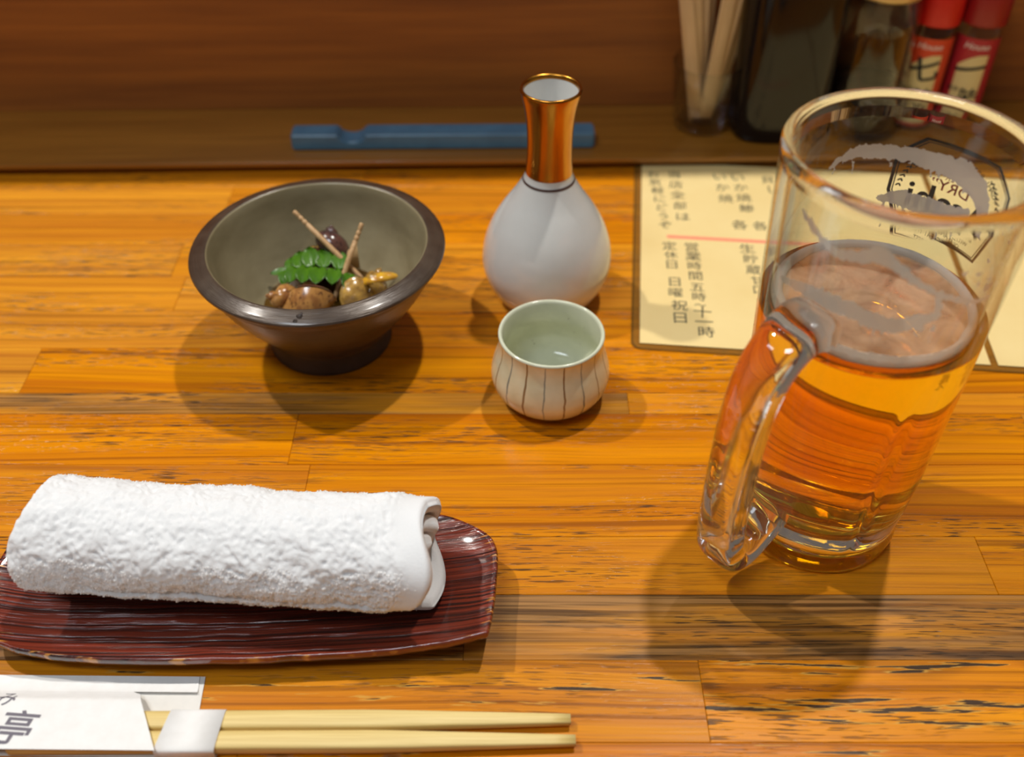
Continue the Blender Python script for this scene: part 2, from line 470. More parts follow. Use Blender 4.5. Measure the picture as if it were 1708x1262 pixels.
# lacing left on the inside of the glass
def lacing():
    strokes = [  # (azimuth deg, z, half width) polylines
        [(112, .160, .0012), (106, .163, .0020), (97, .1655, .0030), (86, .1655, .0034), (74, .1655, .0034), (62, .165, .0038), (50, .165, .0046), (38, .1645, .0056), (28, .162, .0052), (21, .157, .0040), (17, .151, .0025)],
        [(78, .1455, .0020), (68, .147, .0036), (58, .146, .0044), (47, .146, .0046), (37, .147, .0040), (30, .150, .0030)],
        [(198, .173, .0010), (205, .171, .0022), (214, .168, .0016), (224, .1655, .0020), (236, .168, .0030), (244, .171, .0036), (252, .168, .0026), (264, .162, .0018), (276, .1575, .0016), (300, .150, .0014), (318, .146, .0012)],
        [(276, .1575, .0015), (279, .151, .0018), (280, .146, .0012)],
        [(190, .1395, .0016), (204, .143, .0026), (220, .1455, .0040), (236, .1455, .0042), (250, .1435, .0036), (262, .143, .0036), (272, .146, .0034), (279, .148, .0022)],
        [(186, .128, .0016), (230, .127, .0022), (280, .1275, .0020), (320, .1275, .0014)],
        [(150, .170, .0010), (156, .160, .0012), (160, .150, .0009)], [(345, .140, .0012), (352, .134, .0018)],
    ]
    drips = [(random.uniform(20, 110), .161, random.uniform(.002, .006)) for _ in range(12)] + [(random.uniform(245, 282), .143, random.uniform(.003, .008)) for _ in range(12)] + [(random.uniform(32, 76), .143, random.uniform(.003, .007)) for _ in range(8)]
    blobs = [(random.uniform(285, 365), random.uniform(.128, .166), random.uniform(.0006, .0017)) for _ in range(34)]
    rad = .0405
    segs = []
    for s in strokes:
        for p, q in zip(s[:-1], s[1:]):
            segs.append((R(p[0]) * rad, p[1], p[2], R(q[0]) * rad, q[1], q[2]))
    for a, z, l in drips: segs.append((R(a) * rad, z, .0009, R(a + random.uniform(-1.5, 1.5)) * rad, z - l, .00035))
    for a, z, r_ in blobs: segs.append((R(a) * rad, z, r_, R(a - 2) * rad, z + r_ * .8, r_ * .6))
    per = 2 * pi * rad
    na, z0, z1, dz = 620, .124, .178, .00042
    nz = int((z1 - z0) / dz); fld = {}
    for (x0, y0, w0, x1, y1, w1) in segs:
        wm = max(w0, w1) + .0015
        ia, ib_ = int((min(x0, x1) - wm) / per * na), int((max(x0, x1) + wm) / per * na) + 1
        ja, jb = max(0, int((min(y0, y1) - wm - z0) / dz)), min(nz, int((max(y0, y1) + wm - z0) / dz) + 1)
        dx, dy = x1 - x0, y1 - y0; L = dx * dx + dy * dy
        for i in range(ia, ib_):
            for j in range(ja, jb):
                x, y = i * per / na, z0 + j * dz
                tt = max(0, min(1, ((x - x0) * dx + (y - y0) * dy) / L))
                d = (w0 + (w1 - w0) * tt) - sqrt((x - x0 - dx * tt) ** 2 + (y - y0 - dy * tt) ** 2)
                k = (i % na, j)
                if d > fld.get(k, -1): fld[k] = d
    for k in fld:
        x, y = k[0] * per / na, z0 + k[1] * dz
        fld[k] += .0011 * noise.noise((x * 420, y * 420, 3)) + .0006 * noise.noise((x * 1300, y * 1300, 9)) - .0002
    V, F, idx = [], [], {}

    def vid(i, j):
        k = (i % na, j)
        if k not in idx:
            a = 2 * pi * (i % na) / na; z = z0 + j * dz; rr = mug_inner(z) - .00012
            idx[k] = len(V); V.append((rr * cos(a), rr * sin(a), z))
        return idx[k]
    for (i, j) in list(fld):
        q = [(i, j), ((i + 1) % na, j), ((i + 1) % na, j + 1), (i, j + 1)]
        ins = [k for k in q if fld.get(k, -1) > 0]
        if len(ins) == 4: F.append(tuple(vid(*k) for k in q))
        elif len(ins) == 3: F.append(tuple(vid(*k) for k in ins))
    return mesh('foam_lacing', V, F)


o = link('foam_lacing', lacing(), lace_m, MUG); o['kind'] = 'stuff'

# printed label on the far outside of the glass (read mirrored through it)
LA = R(43)


def on_mug(vf, off=.0002, yc=.151):
    V, F = vf; out = []
    for x, y in V:
        z = yc + y; rr = mug_outer(z) + off; a = LA + x / .0445; out.append((rr * cos(a), rr * sin(a), z))
    return out, F


def ring_poly(poly, wdt, n=14):
    """outline strip of a closed polygon"""
    V, F = [], []; k = len(poly); c = (sum(p[0] for p in poly) / k, sum(p[1] for p in poly) / k)
    pts = []
    for i in range(k):
        p, q = poly[i], poly[(i + 1) % k]
        for s in range(n): pts.append((p[0] + (q[0] - p[0]) * s / n, p[1] + (q[1] - p[1]) * s / n))
    m = len(pts)
    for p in pts:
        d = Vector((p[0] - c[0], p[1] - c[1])); l = d.length; d /= l
        V += [p, (p[0] - d.x * wdt, p[1] - d.y * wdt)]
    for i in range(m):
        j = (i + 1) % m; F.append((2 * i, 2 * j, 2 * j + 1, 2 * i + 1))
    return V, F


M_INK = mat('black_print', (28, 28, 32), .5); M_RED = mat('red_print', (176, 24, 40), .5)
octo = [(-.0155, .0205), (.0145, .0205), (.0240, .0125), (.0250, .006), (.0235, -.004), (.0185, -.0200), (-.0185, -.0200), (-.0250, -.004), (-.0250, .0125)]
octo = [(-x, y) for x, y in octo][::-1]
P, F = on_mug(ring_poly(octo, .0014)); k = len(P)
P2, F2 = on_mug(ring_poly([(x * .93, y * .93) for x, y in octo], .0005)); P += P2; F = F + [tuple(q + k for q in f) for f in F2]
link('label_border', mesh('label_border', P, F), M_INK, MUG)


def arc_text(s, size, rad, cy, span, sq=.9):
    out = []; n = len(s)
    for i, ch in enumerate(s):
        if ch == ' ': continue
        a = span * (.5 - i / (n - 1)); out.append((ch, size, rad * sin(-a), cy + rad * cos(a), a, sq))
    return out


its = arc_text('ASAHI BREWERIES LIMITED', .0034, .026, -.0115, R(84)) + arc_text('DRAFT BEER', .0030, .024, -.0140, R(40))
its += [('SMOOTH AND REFRESHING', .0024, 0, -.0125, 0, .95), ('WITH THE GREAT TASTE', .0024, 0, -.0152, 0, .95), ('OF BEER AT ITS BEST', .0022, 0, -.0178, 0, .95)]
its += [('Asahi', .0165, 0, -.0045, 0, .98, .014)]
link('label_lettering', mesh('label_lettering', *on_mug(glyphs(its, .0016)), False), M_INK, MUG)
link('label_red_lettering', mesh('label_red_lettering', *on_mug(glyphs([('SUPER', .0034, 0, .0068), ('“DRY”', .0062, 0, .0030, 0, 1.1, .01)], .0016)), False), M_RED, MUG)
for sx in (-1, 1):  # ears of barley either side
    V, F = [], []
    for i in range(9):
        for sd in (-1, 1):
            a = R(62) - i * R(7); cx, cy = sx * .0212 * cos(a * .8), -.004 + .018 * sin(a) + .001
            k = len(V); d = R(40) * sd
            for q in range(6):
                u = 2 * pi * q / 6; ex, ey = .0009 * cos(u), .0004 * sin(u); r_ = a + pi / 2 + d
                V.append((cx + sx * (ex * cos(r_) - ey * sin(r_)) + sx * sd * .0005, cy + ex * sin(r_) + ey * cos(r_)))
            F.append(tuple(range(k, k + 6)))
    link('label_barley', mesh('label_barley', *on_mug((V, F)), False), M_INK, MUG)

# ------------------------------------------------------------------ sake flask
M_PORC = speck('white_porcelain', (226, 226, 222), (216, 216, 212), .14, 30, .3, .7, Coat_Weight=.3, Coat_Roughness=.05, Subsurface_Weight=.0)
M_GOLD = speck('worn_gold', (206, 148, 58), (176, 112, 40), .24, 60, .3, .7, .05, .0003, sc=(3, 3, .5), Metallic=1.)
FL = thing('sake_flask', 'white porcelain sake flask with a gilded neck behind the striped cup', 'flask', (.0196, .4823, .0001))
ctrl = [(.0262, .0015), (.0285, .0045), (.0328, .0125), (.0355, .0205), (.0362, .028), (.0348, .038), (.0309, .049), (.0253, .059), (.0192, .068), (.0148, .0755), (.0127, .0805), (.0121, .086), (.0117, .095), (.0119, .105), (.0127, .114), (.0139, .121), (.0152, .1262), (.0156, .1284)]
out = catmull(ctrl, 4)
fp = [(0, .0012), (.020, .0012), (.0225, 0), (.0250, 0)] + out + [(.0153, .1293), (.0146, .1293), (.0141, .1285), (.0135, .1255), (.0122, .119), (.0108, .110), (.0100, .098), (.0102, .086), (.0115, .075), (.021, .058), (.030, .033), (.022, .010), (0, .006)]
link('flask_body', lathe('flask_body', fp, 96), M_PORC, FL)
gp = [(r + .00012, z) for r, z in out if z > .0815] + [(.0154, .12945), (.0146, .12945), (.0140, .12885), (.01375, .1272)]
link('gilded_neck', lathe('gilded_neck', gp, 96), M_GOLD, FL)
link('neck_line', lathe('neck_line', [(r + .00010, z) for r, z in [(.01405, .0772), (.01372, .0779), (.0135, .0784)]], 96), mat('brown_line', (84, 62, 56), .4), FL)
# ------------------------------------------------------------------ sake cup
M_CUPIN = speck('celadon_glaze', (216, 217, 192), (204, 206, 180), .12, 60, .3, .7)
m = mat('striped_glaze', (214, 206, 184), .18, Coat_Weight=.3, Coat_Roughness=.06); t = NT(m)
v = t.coord(); sep = t.n('SeparateXYZ', {0: v})
wob = t.math('MULTIPLY', t.math('SUBTRACT', t.noise(t.mapping(v, (40, 40, 120)), 1, 2), .5), .010)
ang = t.math('ADD', t.math('ADD', t.math('DIVIDE', t.math('ARCTAN2', sep.outputs[1], sep.outputs[0]), 2 * pi), wob), 1.0)
N_ST = 18
fr = t.math('FRACT', t.math('MULTIPLY', ang, N_ST)); d = t.math('ABSOLUTE', t.math('SUBTRACT', fr, .5))
ink = t.noise(t.mapping(v, (80, 80, 50)), 1, 3)
wdt = t.ramp(ink, .3, .7, .020, .055)
ln = t.ramp(t.math('SUBTRACT', wdt, d), -.02, .02)
par = t.math('FRACT', t.math('MULTIPLY', t.math('FLOOR', t.math('MULTIPLY', ang, N_ST)), .5))
stripe = t.mix(t.math('GREATER_THAN', par, .25), lin((92, 104, 108)), lin((128, 92, 52)))
t.set('Base Color', t.mix(t.math('MULTIPLY', ln, t.ramp(ink, .25, .6, .45, .9)), t.mix(t.ramp(t.noise(v, 90, 3), .3, .7), lin((232, 224, 190)), lin((216, 206, 168))), stripe))
t.bump(t.noise(t.mapping(v, (20, 20, 300)), 1, 2), .1, .0005)
M_CUPOUT = m
CUP = thing('sake_cup', 'small round pale sake cup with thin blue and brown stripes', 'cup', (.0196, .3976, .0001), R(12))
co = catmull([(.0196, .0008), (.0238, .0030), (.0280, .0080), (.0300, .0140), (.0299, .0192), (.0285, .0252), (.0269, .0305), (.0262, .0350), (.0263, .0388), (.0266, .0402)], 4)
inn = [(.0263, .0410), (.0256, .0413), (.0249, .0409), (.0243, .0395), (.0237, .034), (.0243, .028), (.0268, .020), (.0270, .014), (.0235, .0075), (.014, .0048), (0, .0042)]
cp = [(0, .0012), (.0145, .0012), (.016, 0), (.0178, 0)] + co + catmull(inn, 3)
sl = [0 if i < 4 + len(co) - 1 else 1 for i in range(len(cp) - 1)]
link('cup_body', lathe('cup_body', cp, 96, None, sl), [M_CUPOUT, M_CUPIN], CUP)
V, F = [], []
for i in range(16):  # iron specks fired into the glaze
    a = random.uniform(0, 2 * pi); z = random.uniform(.012, .034)
    rr = .0238 + .0031 * exp(-((z - .017) / .007) ** 2) - .0004
    k = len(V); s_ = random.uniform(.00018, .0004)
    for q in range(6):
        u = 2 * pi * q / 6; b = a + s_ * cos(u) / rr; zz = z + s_ * sin(u)
        V.append((rr * cos(b), rr * sin(b), zz))
    F.append(tuple(range(k, k + 6)))
o = link('glaze_specks', mesh('glaze_specks', V, F, False), mat('iron_speck', (84, 62, 40), .4), CUP); o['kind'] = 'stuff'

# ------------------------------------------------------------------ bowl of simmered shellfish
m = mat('bowl_glaze', (92, 78, 62), .33, Metallic=.25, Coat_Weight=.2, Coat_Roughness=.2); t = NT(m); v = t.coord()
ri = t.noise(t.mapping(v, (6, 6, 500)), 1, 3, .6); bl = t.noise(t.mapping(v, (30, 30, 60)), 1, 4, .6)
t.set('Base Color', t.mix(t.ramp(bl, .35, .65), lin((98, 84, 68)), lin((78, 62, 48)))); t.bump(ri, .35, .0006); M_BOWLOUT = m
m = mat('bowl_rim_glaze', (96, 84, 74), .30, Metallic=.2, Coat_Weight=.35, Coat_Roughness=.15); t = NT(m); v = t.coord(); sep = t.n('SeparateXYZ', {0: v})
rad = t.math('SQRT', t.math('ADD', t.math('POWER', sep.outputs[0], 2.), t.math('POWER', sep.outputs[1], 2.)))
t.bump(t.noise(t.n('CombineXYZ', {0: t.math('MULTIPLY', rad, 2600), 1: t.math('MULTIPLY', sep.outputs[0], 60), 2: t.math('MULTIPLY', sep.outputs[1], 60)}).outputs[0], 1, 2), .45, .0005)
t.set('Base Color', t.mix(t.ramp(t.noise(v, 70, 4), .35, .65), lin((86, 72, 60)), lin((68, 54, 44)))); M_BOWLRIM = m
M_BOWLIN = speck('bowl_inside_glaze', (150, 138, 108), (124, 112, 84), .28, 26, .3, .7, .1, .0004, sc=(1, 1, 2.5))
M_FOOT = speck('bare_foot_clay', (72, 60, 56), (56, 46, 44), .6, 60, .35, .65)
BOWL = thing('deep_bowl', 'dark brown stoneware bowl with a wide sloping rim holding shellfish', 'bowl', (-.1, .4434, .0001))
bo = catmull([(.0331, .0004), (.0330, .0100), (.0355, .0155), (.0450, .0270), (.0545, .0410), (.0600, .0520), (.0616, .0565)], 4)
rim = [(.0640, .0580), (.0652, .0592), (.0655, .0604), (.0650, .0612), (.0620, .0622), (.0590, .0634), (.0575, .0639), (.0565, .0638)]
bi = catmull([(.0558, .0632), (.0545, .060), (.0515, .050), (.0450, .037), (.0350, .025), (.0220, .0185), (.010, .0165), (0, .0160)], 4)
bpf = [(0, .004), (.026, .004), (.029, 0), (.032, 0)] + bo + rim + bi
sl = []
for i in range(len(bpf) - 1):
    if i < 4 + 5: sl.append(3)
    elif i < 4 + len(bo) - 1: sl.append(0)
    elif i < 4 + len(bo) + len(rim) - 1: sl.append(1)
    else: sl.append(2)
link('bowl_body', lathe('bowl_body', bpf, 128, None, sl), [M_BOWLOUT, M_BOWLRIM, M_BOWLIN, M_FOOT], BOWL)
m = glass('broth', (.95, .80, .45, 1), 0, 1.33)
link('broth', lathe('broth', [(0, .0240), (.020, .0240), (.0335, .0240)], 64), mat('amber_broth', (120, 84, 24), .06, Transmission_Weight=.6, IOR=1.33), BOWL)
for x, y, s_ in ((-.0003, -.0600, .0017), (-.0020, -.0626, .0013), (.0006, -.0588, .0009)):  # spilt drops on the rim
    z = .0638 - (.0640 - .0610) * max(0, (sqrt(x * x + y * y) - .0575) / .0075)
    me = lathe('drop', [(0, s_ * .62), (s_ * .5, s_ * .54), (s_ * .86, s_ * .28), (s_, 0), (s_ * .9, -.0003), (0, -.0003)], 16)
    dr = link('drop', me, M_GLASS, BOWL); dr.location = (x, y, z - .0001)


# --- sea snails
def snail_mesh(n=3.6, k=.155, R0=1., r0=.62, hh=1.15):
    """conispiral shell, aperture at the end of the last whorl, spire up +z; scaled so the largest radius is about 1"""
    V, F = [], []; na, nc = int(n * 30), 18; T = n * 2 * pi
    for i in range(na + 1):
        th = T * i / na; s = exp(k * (th - T))
        for j in range(nc):
            b = 2 * pi * j / nc
            rr = s * (R0 * .46 + r0 * cos(b)); zz = -s * (hh * 1.25) + s * r0 * 1.18 * sin(b) + hh
            gr = 1 + .012 * sin(th * 14)
            V.append((rr * gr * cos(th), rr * gr * sin(th), zz))
    for i in range(na):
        for j in range(nc):
            F.append((i * nc + j, i * nc + (j + 1) % nc, (i + 1) * nc + (j + 1) % nc, (i + 1) * nc + j))
    F.append(tuple(range(nc))); ring = list(range(na * nc, na * nc + nc))
    cen = Vector((0, 0, 0))
    for q in ring: cen += Vector(V[q]) / nc
    return fix_normals(mesh('shell', V, F)), [Vector(V[q]) for q in ring], cen


def snail(label, loc, rot, sc, m_shell, m_flesh, lid_m):
    """rot: (tilt about x, roll about y, yaw) in degrees, yaw first"""
    t_ = thing('sea_snail', label, 'shellfish', loc, 0, 'simmered sea snails in the bowl')
    t_.rotation_euler = (Matrix.Rotation(R(rot[0]), 3, 'X') @ Matrix.Rotation(R(rot[1]), 3, 'Y') @ Matrix.Rotation(R(rot[2]), 3, 'Z')).to_euler()
    me, ring, cen = snail_mesh(); me.transform(Matrix.Scale(sc, 4)); link('shell', me, m_shell, t_)
    nr = Vector((cos(R(306)), sin(R(306)), 0)); n = len(ring)

    def plug(s0, s1, d0, d1, dc): return [cen + (p - cen) * s0 + nr * d0 for p in ring] + [cen + (p - cen) * s1 + nr * d1 for p in ring] + [cen + nr * dc]
    F = [(i, (i + 1) % n, n + (i + 1) % n, n + i) for i in range(n)] + [(n + i, n + (i + 1) % n, 2 * n) for i in range(n)]
    link('flesh', fix_normals(mesh('flesh', [p * sc for p in plug(.97, .70, 0, .14, .20)], F)), m_flesh, t_)
    link('shell_lid', fix_normals(mesh('shell_lid', [p * sc for p in plug(.84, .80, .10, .17, .20)], F)), lid_m, t_)
    return t_


def shell_mat(name, a, b, c):
    m = mat(name, a, .22, Coat_Weight=.5, Coat_Roughness=.08); t = NT(m); v = t.coord()
    f = t.ramp(t.noise(t.mapping(v, (1, 1, 1.6)), 130, 3), .44, .60); f2 = t.ramp(t.noise(v, 420, 2), .57, .63)
    t.set('Base Color', t.mix(t.math('MULTIPLY', f2, .75), t.mix(f, lin(a), lin(b)), lin(c))); t.bump(t.noise(t.mapping(v, (1, 1, 4)), 260, 2), .15, .0004); return m


SH1 = shell_mat('speckled_shell', (186, 132, 70), (150, 98, 52), (96, 60, 34))
SH2 = shell_mat('purple_brown_shell', (96, 62, 52), (66, 44, 46), (50, 32, 30))
SH3 = shell_mat('ochre_shell', (176, 134, 58), (136, 98, 40), (100, 68, 30))
FLESH = speck('snail_flesh', (206, 160, 76), (120, 86, 44), .22, 160, .35, .65, Coat_Weight=.5)
LID = speck('horny_lid', (96, 58, 40), (62, 38, 34), .28, 140, .35, .65, .2, .0004, Coat_Weight=.4)
snail('speckled tan sea snail nearest the front rim of the bowl', (-.1110, .4335, .0320), (20, -70, 140), .0168, SH1, FLESH, LID)
snail('dark purple-brown sea snail standing against the back of the bowl', (-.1010, .4650, .0385), (-62, 4, -50), .0172, SH2, FLESH, LID)
snail('yellowish sea snail with moist flesh at the right of the bowl', (-.0770, .4440, .0300), (-50, 25, -10), .0135, SH3, FLESH, FLESH)
# pale curled lip of meat pulled out of the shell, and the yellow strip lying over it
o = subdiv(link('snail_meat', sweep('snail_meat', catmull([(-.0800, .4480, .0345), (-.0740, .4470, .0372), (-.0680, .4490, .0372), (-.0615, .4530, .0350)], 4), lambda i, t: circ(.0030 * (sin(pi * min(1, t * .9 + .1)) ** .5 + .15), 10, 1, 1.3, .7)), speck('yellow_meat', (222, 170, 40), (190, 130, 36), .2, 200, Coat_Weight=.5)))
tag(o, 'yellow strip of snail meat at the right inside the bowl', 'food')

# --- leaf sprig: stem and paired leaflets
SPR = thing('leaf_sprig', 'green sprig of paired leaflets lying over the shellfish in the bowl', 'garnish', (-.1035, .4535, .0385))
M_LEAF = speck('leaflet_green', (78, 124, 14), (36, 80, 10), .3, 90, .3, .7, .2, .0004, Subsurface_Weight=.0)
stem_pts = catmull([(-.0175, .0020, -.0040), (-.010, .0008, .0004), (0, -.0012, .0016), (.010, -.0022, .0010), (.0205, -.0030, -.0030)], 6)
link('stem', tube('stem', stem_pts, .00035, 6, .0006), mat('stem_green', (96, 122, 40), .5), SPR)


def leaflet(L, W):
    V, F = [], []; n, mth = 9, 4
    for i in range(n):
        t_ = i / (n - 1); wd = W * (sin(pi * min(1, .06 + t_ * .97)) ** .62) * (1 + .05 * (i % 2))
        for j in range(-mth, mth + 1):
            u = j / mth; V.append((u * wd, t_ * L, .0011 * abs(u) - .0032 * t_ * t_ + .0009 * t_))
    q = 2 * mth + 1
    for i in range(n - 1):
        for j in range(q - 1): F.append((i * q + j, i * q + j + 1, (i + 1) * q + j + 1, (i + 1) * q + j))
    return mesh('leaflet', V, F)


LM = leaflet(.0132, .0044); LM.materials.append(M_LEAF)
SOL = 6
for i in range(SOL):
    f = .05 + .88 * i / (SOL - 1); p = Vector(stem_pts[int(f * (len(stem_pts) - 1))])
    for s_ in (-1, 1):
        if s_ == 1 and i == SOL - 1: continue
        l = link('leaflet', LM, None, SPR); l.location = p + Vector((.0012 * s_, 0, .0003))
        sc = .78 + .32 * sin(pi * f); l.scale = (sc, sc * (1.0 if s_ > 0 else .95), 1)
        l.rotation_euler = (R(14 + 8 * random.random()) * (1 if s_ > 0 else .3), R(random.uniform(-14, 14)), R((-2 if s_ > 0 else 184) + random.uniform(-5, 5) + (8 * s_)))
        md = l.modifiers.new('thickness', 'SOLIDIFY'); md.thickness = .00025
# end leaflet
l = link('leaflet', LM, None, SPR); l.location = stem_pts[0]; l.rotation_euler = (0, 0, R(80)); l.scale = (.8, .8, 1)


# --- toothpicks with turned grooves at the head
def toothpick(label, top, low):
    a, b = Vector(top), Vector(low); d = (b - a); L = d.length; pts, rad = [], []
    for s, r_ in ((0, .00082), (.0008, .0010), (.0036, .0010), (.0041, .00072), (.0046, .00104), (.0064, .00104), (.0069, .00074), (.0074, .00108), (.0092, .00108), (.0097, .00078), (.0102, .0011), (.020, .0012), (.035, .0012), (L - .012, .0011), (L - .002, .00045), (L, .0002)):
        pts.append(a + d * (s / L)); rad.append(r_ * 1.25)
    me = sweep('toothpick', [p - a for p in pts], lambda i, t: circ(rad[i], 12))
    o = link('toothpick', me, plain_wood('toothpick_wood', (216, 176, 128), (190, 146, 98), .5, (300, 300, 300))); o.location = a
    tag(o, label, 'toothpick', 'toothpicks in the bowl'); return o


toothpick('wooden toothpick leaning to the upper left in the bowl', (-.1172, .4741, .0620), (-.0745, .4500, .0265))
toothpick('wooden toothpick leaning to the right over the other one', (-.0798, .4656, .0600), (-.0985, .4392, .0200))
o = link('shell_chip', fix_normals(mesh('shell_chip', [(-.0110, -.0040, -.0035), (.0015, .0035, .0060), (.0030, -.0010, -.0065), (-.0105, -.0050, -.0038), (.0025, .0030, .0062), (.0036, -.0018, -.0065)], [(0, 1, 2), (3, 5, 4), (0, 3, 4, 1), (1, 4, 5, 2), (2, 5, 3, 0)])), mat('pale_shell_lip', (214, 178, 128), .35))
o.location = (-.0870, .4655, .0385); tag(o, 'pale triangular shell lip behind the crossing toothpicks', 'shell')

# ------------------------------------------------------------------ tray with the rolled towel
m = mat('red_black_lacquer', (70, 26, 22), .16, Coat_Weight=.6, Coat_Roughness=.06); t = NT(m); v = t.coord()
wv = t.n('VectorMath', {0: v, 1: t.n('CombineXYZ', {1: t.math('MULTIPLY', t.noise(t.mapping(v, (14, 20, 0)), 1, 2), .006)}).outputs[0]}, operation='ADD').outputs[0]
rg = t.noise(t.mapping(wv, (7, 760, 0)), 1, 3, .55); rg2 = t.noise(t.mapping(wv, (10, 230, 0)), 1, 2)
cr = t.mix(t.ramp(rg, .40, .58), lin((50, 18, 16)), lin((128, 50, 32)))
wear = t.n('Attribute', attribute_name='wear').outputs['Fac']
wn = t.ramp(t.math('ADD', t.noise(t.mapping(wv, (60, 900, 0)), 1, 3), t.math('MULTIPLY', wear, .14)), .73, .80)
cr = t.mix(wn, cr, lin((206, 138, 60)))
chip = t.n('VectorMath', {0: v, 1: (.0935, .0035, .0165)}, operation='DISTANCE').outputs['Value']
cn = t.math('ADD', chip, t.math('MULTIPLY', t.math('SUBTRACT', t.noise(v, 500, 2), .5), .004))
cr = t.mix(t.ramp(cn, .0019, .0023, 1, 0), cr, lin((214, 142, 48)))
t.set('Base Color', cr); t.bump(t.math('ADD', rg, t.math('MULTIPLY', rg2, .8)), .75, .0016); M_LACQ = m
TRAY = thing('towel_tray', 'dark red lacquered wooden tray with grooved grain under the rolled towel', 'tray', (-.1125, .2632, 0), R(2.2))
corner = [(-.104, .0160), (-.1055, .0080), (-.1040, -.0120), (-.0965, -.0215), (-.080, -.0275), (-.045, -.0315), (0, -.0330), (.045, -.0326), (.080, -.0312), (.0985, -.0296), (.1020, -.0265), (.1050, -.0060), (.1058, .0140), (.0990, .0245), (.0800, .0345), (.045, .0368), (0, .0372), (-.045, .0362), (-.080, .0335), (-.099, .0265)]


def tray_z(x, y): return .0070 + .0095 * (abs(x) / .105) ** 4 + .0075 * (abs(y) / .037) ** 2.2


def tray_mesh():
    base = catmull(corner + [corner[0]], 6)[:-1]; n = len(base); V, F, wr = [], [], []
    rings = [(1, -.0042), (1.006, -.0030), (1.008, -.0012), (1.0, .0004), (.985, .0002), (.955, 0), (.90, 0), (.80, 0), (.68, 0), (.55, 0), (.40, 0), (.25, 0), (.12, 0)]
    under = [(.92, -.0045), (.80, -.0045), (.60, -.0045), (.35, -.0045)]
    allr = under[::-1] + rings
    for (s, dz) in allr:
        for (x, y) in base:
            jit = .0005 * noise.noise((x * 160, y * 160, 1)) if s > .97 else 0
            V.append((x * s, y * s + jit, tray_z(x * s, y * s) + dz)); wr.append(1. if (s > .97) else (.45 if s > .93 else 0.))
    for i in range(len(allr) - 1):
        for j in range(n):
            j2 = (j + 1) % n; F.append((i * n + j, i * n + j2, (i + 1) * n + j2, (i + 1) * n + j))
    F.append(tuple(range(n))[::-1]); F.append(tuple(range((len(allr) - 1) * n, len(allr) * n)))
    me = fix_normals(mesh('tray_board', V, F)); a = me.attributes.new('wear', 'FLOAT', 'POINT'); a.data.foreach_set('value', wr); return me


link('tray_board', tray_mesh(), M_LACQ, TRAY)
for x in (-.055, .055):
    link('tray_foot', box('tray_foot', x - .006, x + .006, -.018, .018, .0001, .0050, .0008), M_LACQ, TRAY)

m = mat('terry_cotton', (232, 232, 233), .95, Sheen_Weight=.15, Subsurface_Weight=.4, Subsurface_Radius=(.002, .002, .002), Subsurface_Scale=1.); t = NT(m)
t.bump(t.noise(t.coord(), 1100, 3, .6), .3, .0006); M_TERRY = m
TW = thing('rolled_towel', 'rolled white terry hand towel lying on the dark red tray', 'towel', (-.1130, .2670, .0125), R(-4.0))
TL = .0805; TURNS = 3.35; R0x, R0z = .0300, .0268; PITCH = .0074


def roll_pt(th, off, x):
    """point on the towel: th = unrolled angle from the free outer edge, off = depth into the cloth"""
    r = 1 - (PITCH * th / (2 * pi) + off) / R0z
    r = max(.05, r)
    a = R(-112) + th  # free edge sits low on the front
    c, s = cos(a), sin(a)
    y, z = R0x * r * c, R0z * r * s
    if z < 0: z *= .86
    return Vector((x, y, z + R0z * .86))


def towel():
    NU, NT_ = 260, 640; T = TURNS * 2 * pi; thick = .0064
    V, F, cl = [], [], 2
    def ends(i):  # which layer sticks out how far
        th = T * i / NT_
        er = .0028 * sin(th * 1.7 + .6) + .0020 * sin(th * 3.1) - .0016 * th / (2 * pi)
        el = .0025 * sin(th * 1.3 + 2.) + .0018 * sin(th * 2.9 + 1) - .0014 * th / (2 * pi)
        if 1.4 < th < 2.9: er += .004 * sin((th - 1.4) / 1.5 * pi)
        return -TL - el, TL + er
    for side in (0, 1):
        for i in range(NT_ + 1):
            th = T * i / NT_; xl, xr = ends(i)
            for j in range(NU + 1):
                u = j / NU; x = xl + (xr - xl) * u
                e = min(u, 1 - u) * (xr - xl); rnd = sqrt(max(0, 1 - (1 - min(1, e / .0026)) ** 2))
                ee = min(1, th / .12, (T - th) / .12); rnd *= sqrt(max(.02, 1 - (1 - ee) ** 2))
                off = thick / 2 + (thick / 2) * rnd * (-1 if side == 0 else .96)
                p = roll_pt(th, off, x)
                if side == 0:
                    amp = .0009 if th < 2 * pi else .0003
                    hem = min(1, max(0, (xr - x - .008) / .006))
                    d = amp * (noise.noise(p * 70) * 1.3 + noise.noise(p * 190) * .8 * hem + ((.5 - abs(noise.noise(p * 380))) * 1.7 + noise.noise(p * 900) * .3) * hem) if th < 6.9 else 0
                    # sag in the middle of the roll and soft dents
                    sag = -.0018 * (1 - (2 * u - 1) ** 2) + .0018 * noise.noise((x * 28, 3, th))
                    c = Vector((0, p.y, p.z - R0z * .86)); c.normalize()
                    p = p + c * (d + (sag if c.z > -.2 and th < 2 * pi else 0))
                    if th < 6.6: pass
                V.append(p)
    n = (NT_ + 1) * (NU + 1); q = NU + 1
    for side in (0, 1):
        for i in range(NT_):
            for j in range(NU):
                f = (side * n + i * q + j, side * n + i * q + j + 1, side * n + (i + 1) * q + j + 1, side * n + (i + 1) * q + j)
                F.append(f if side == 0 else f[::-1])
    for i in range(NT_):
        for j in (0, NU):
            F.append((i * q + j, (i + 1) * q + j, n + (i + 1) * q + j, n + i * q + j))
    for j in range(NU):
        for i in (0, NT_):
            F.append((i * q + j, i * q + j + 1, n + i * q + j + 1, n + i * q + j))
    return fix_normals(mesh('towel_roll', V, F)), V, q


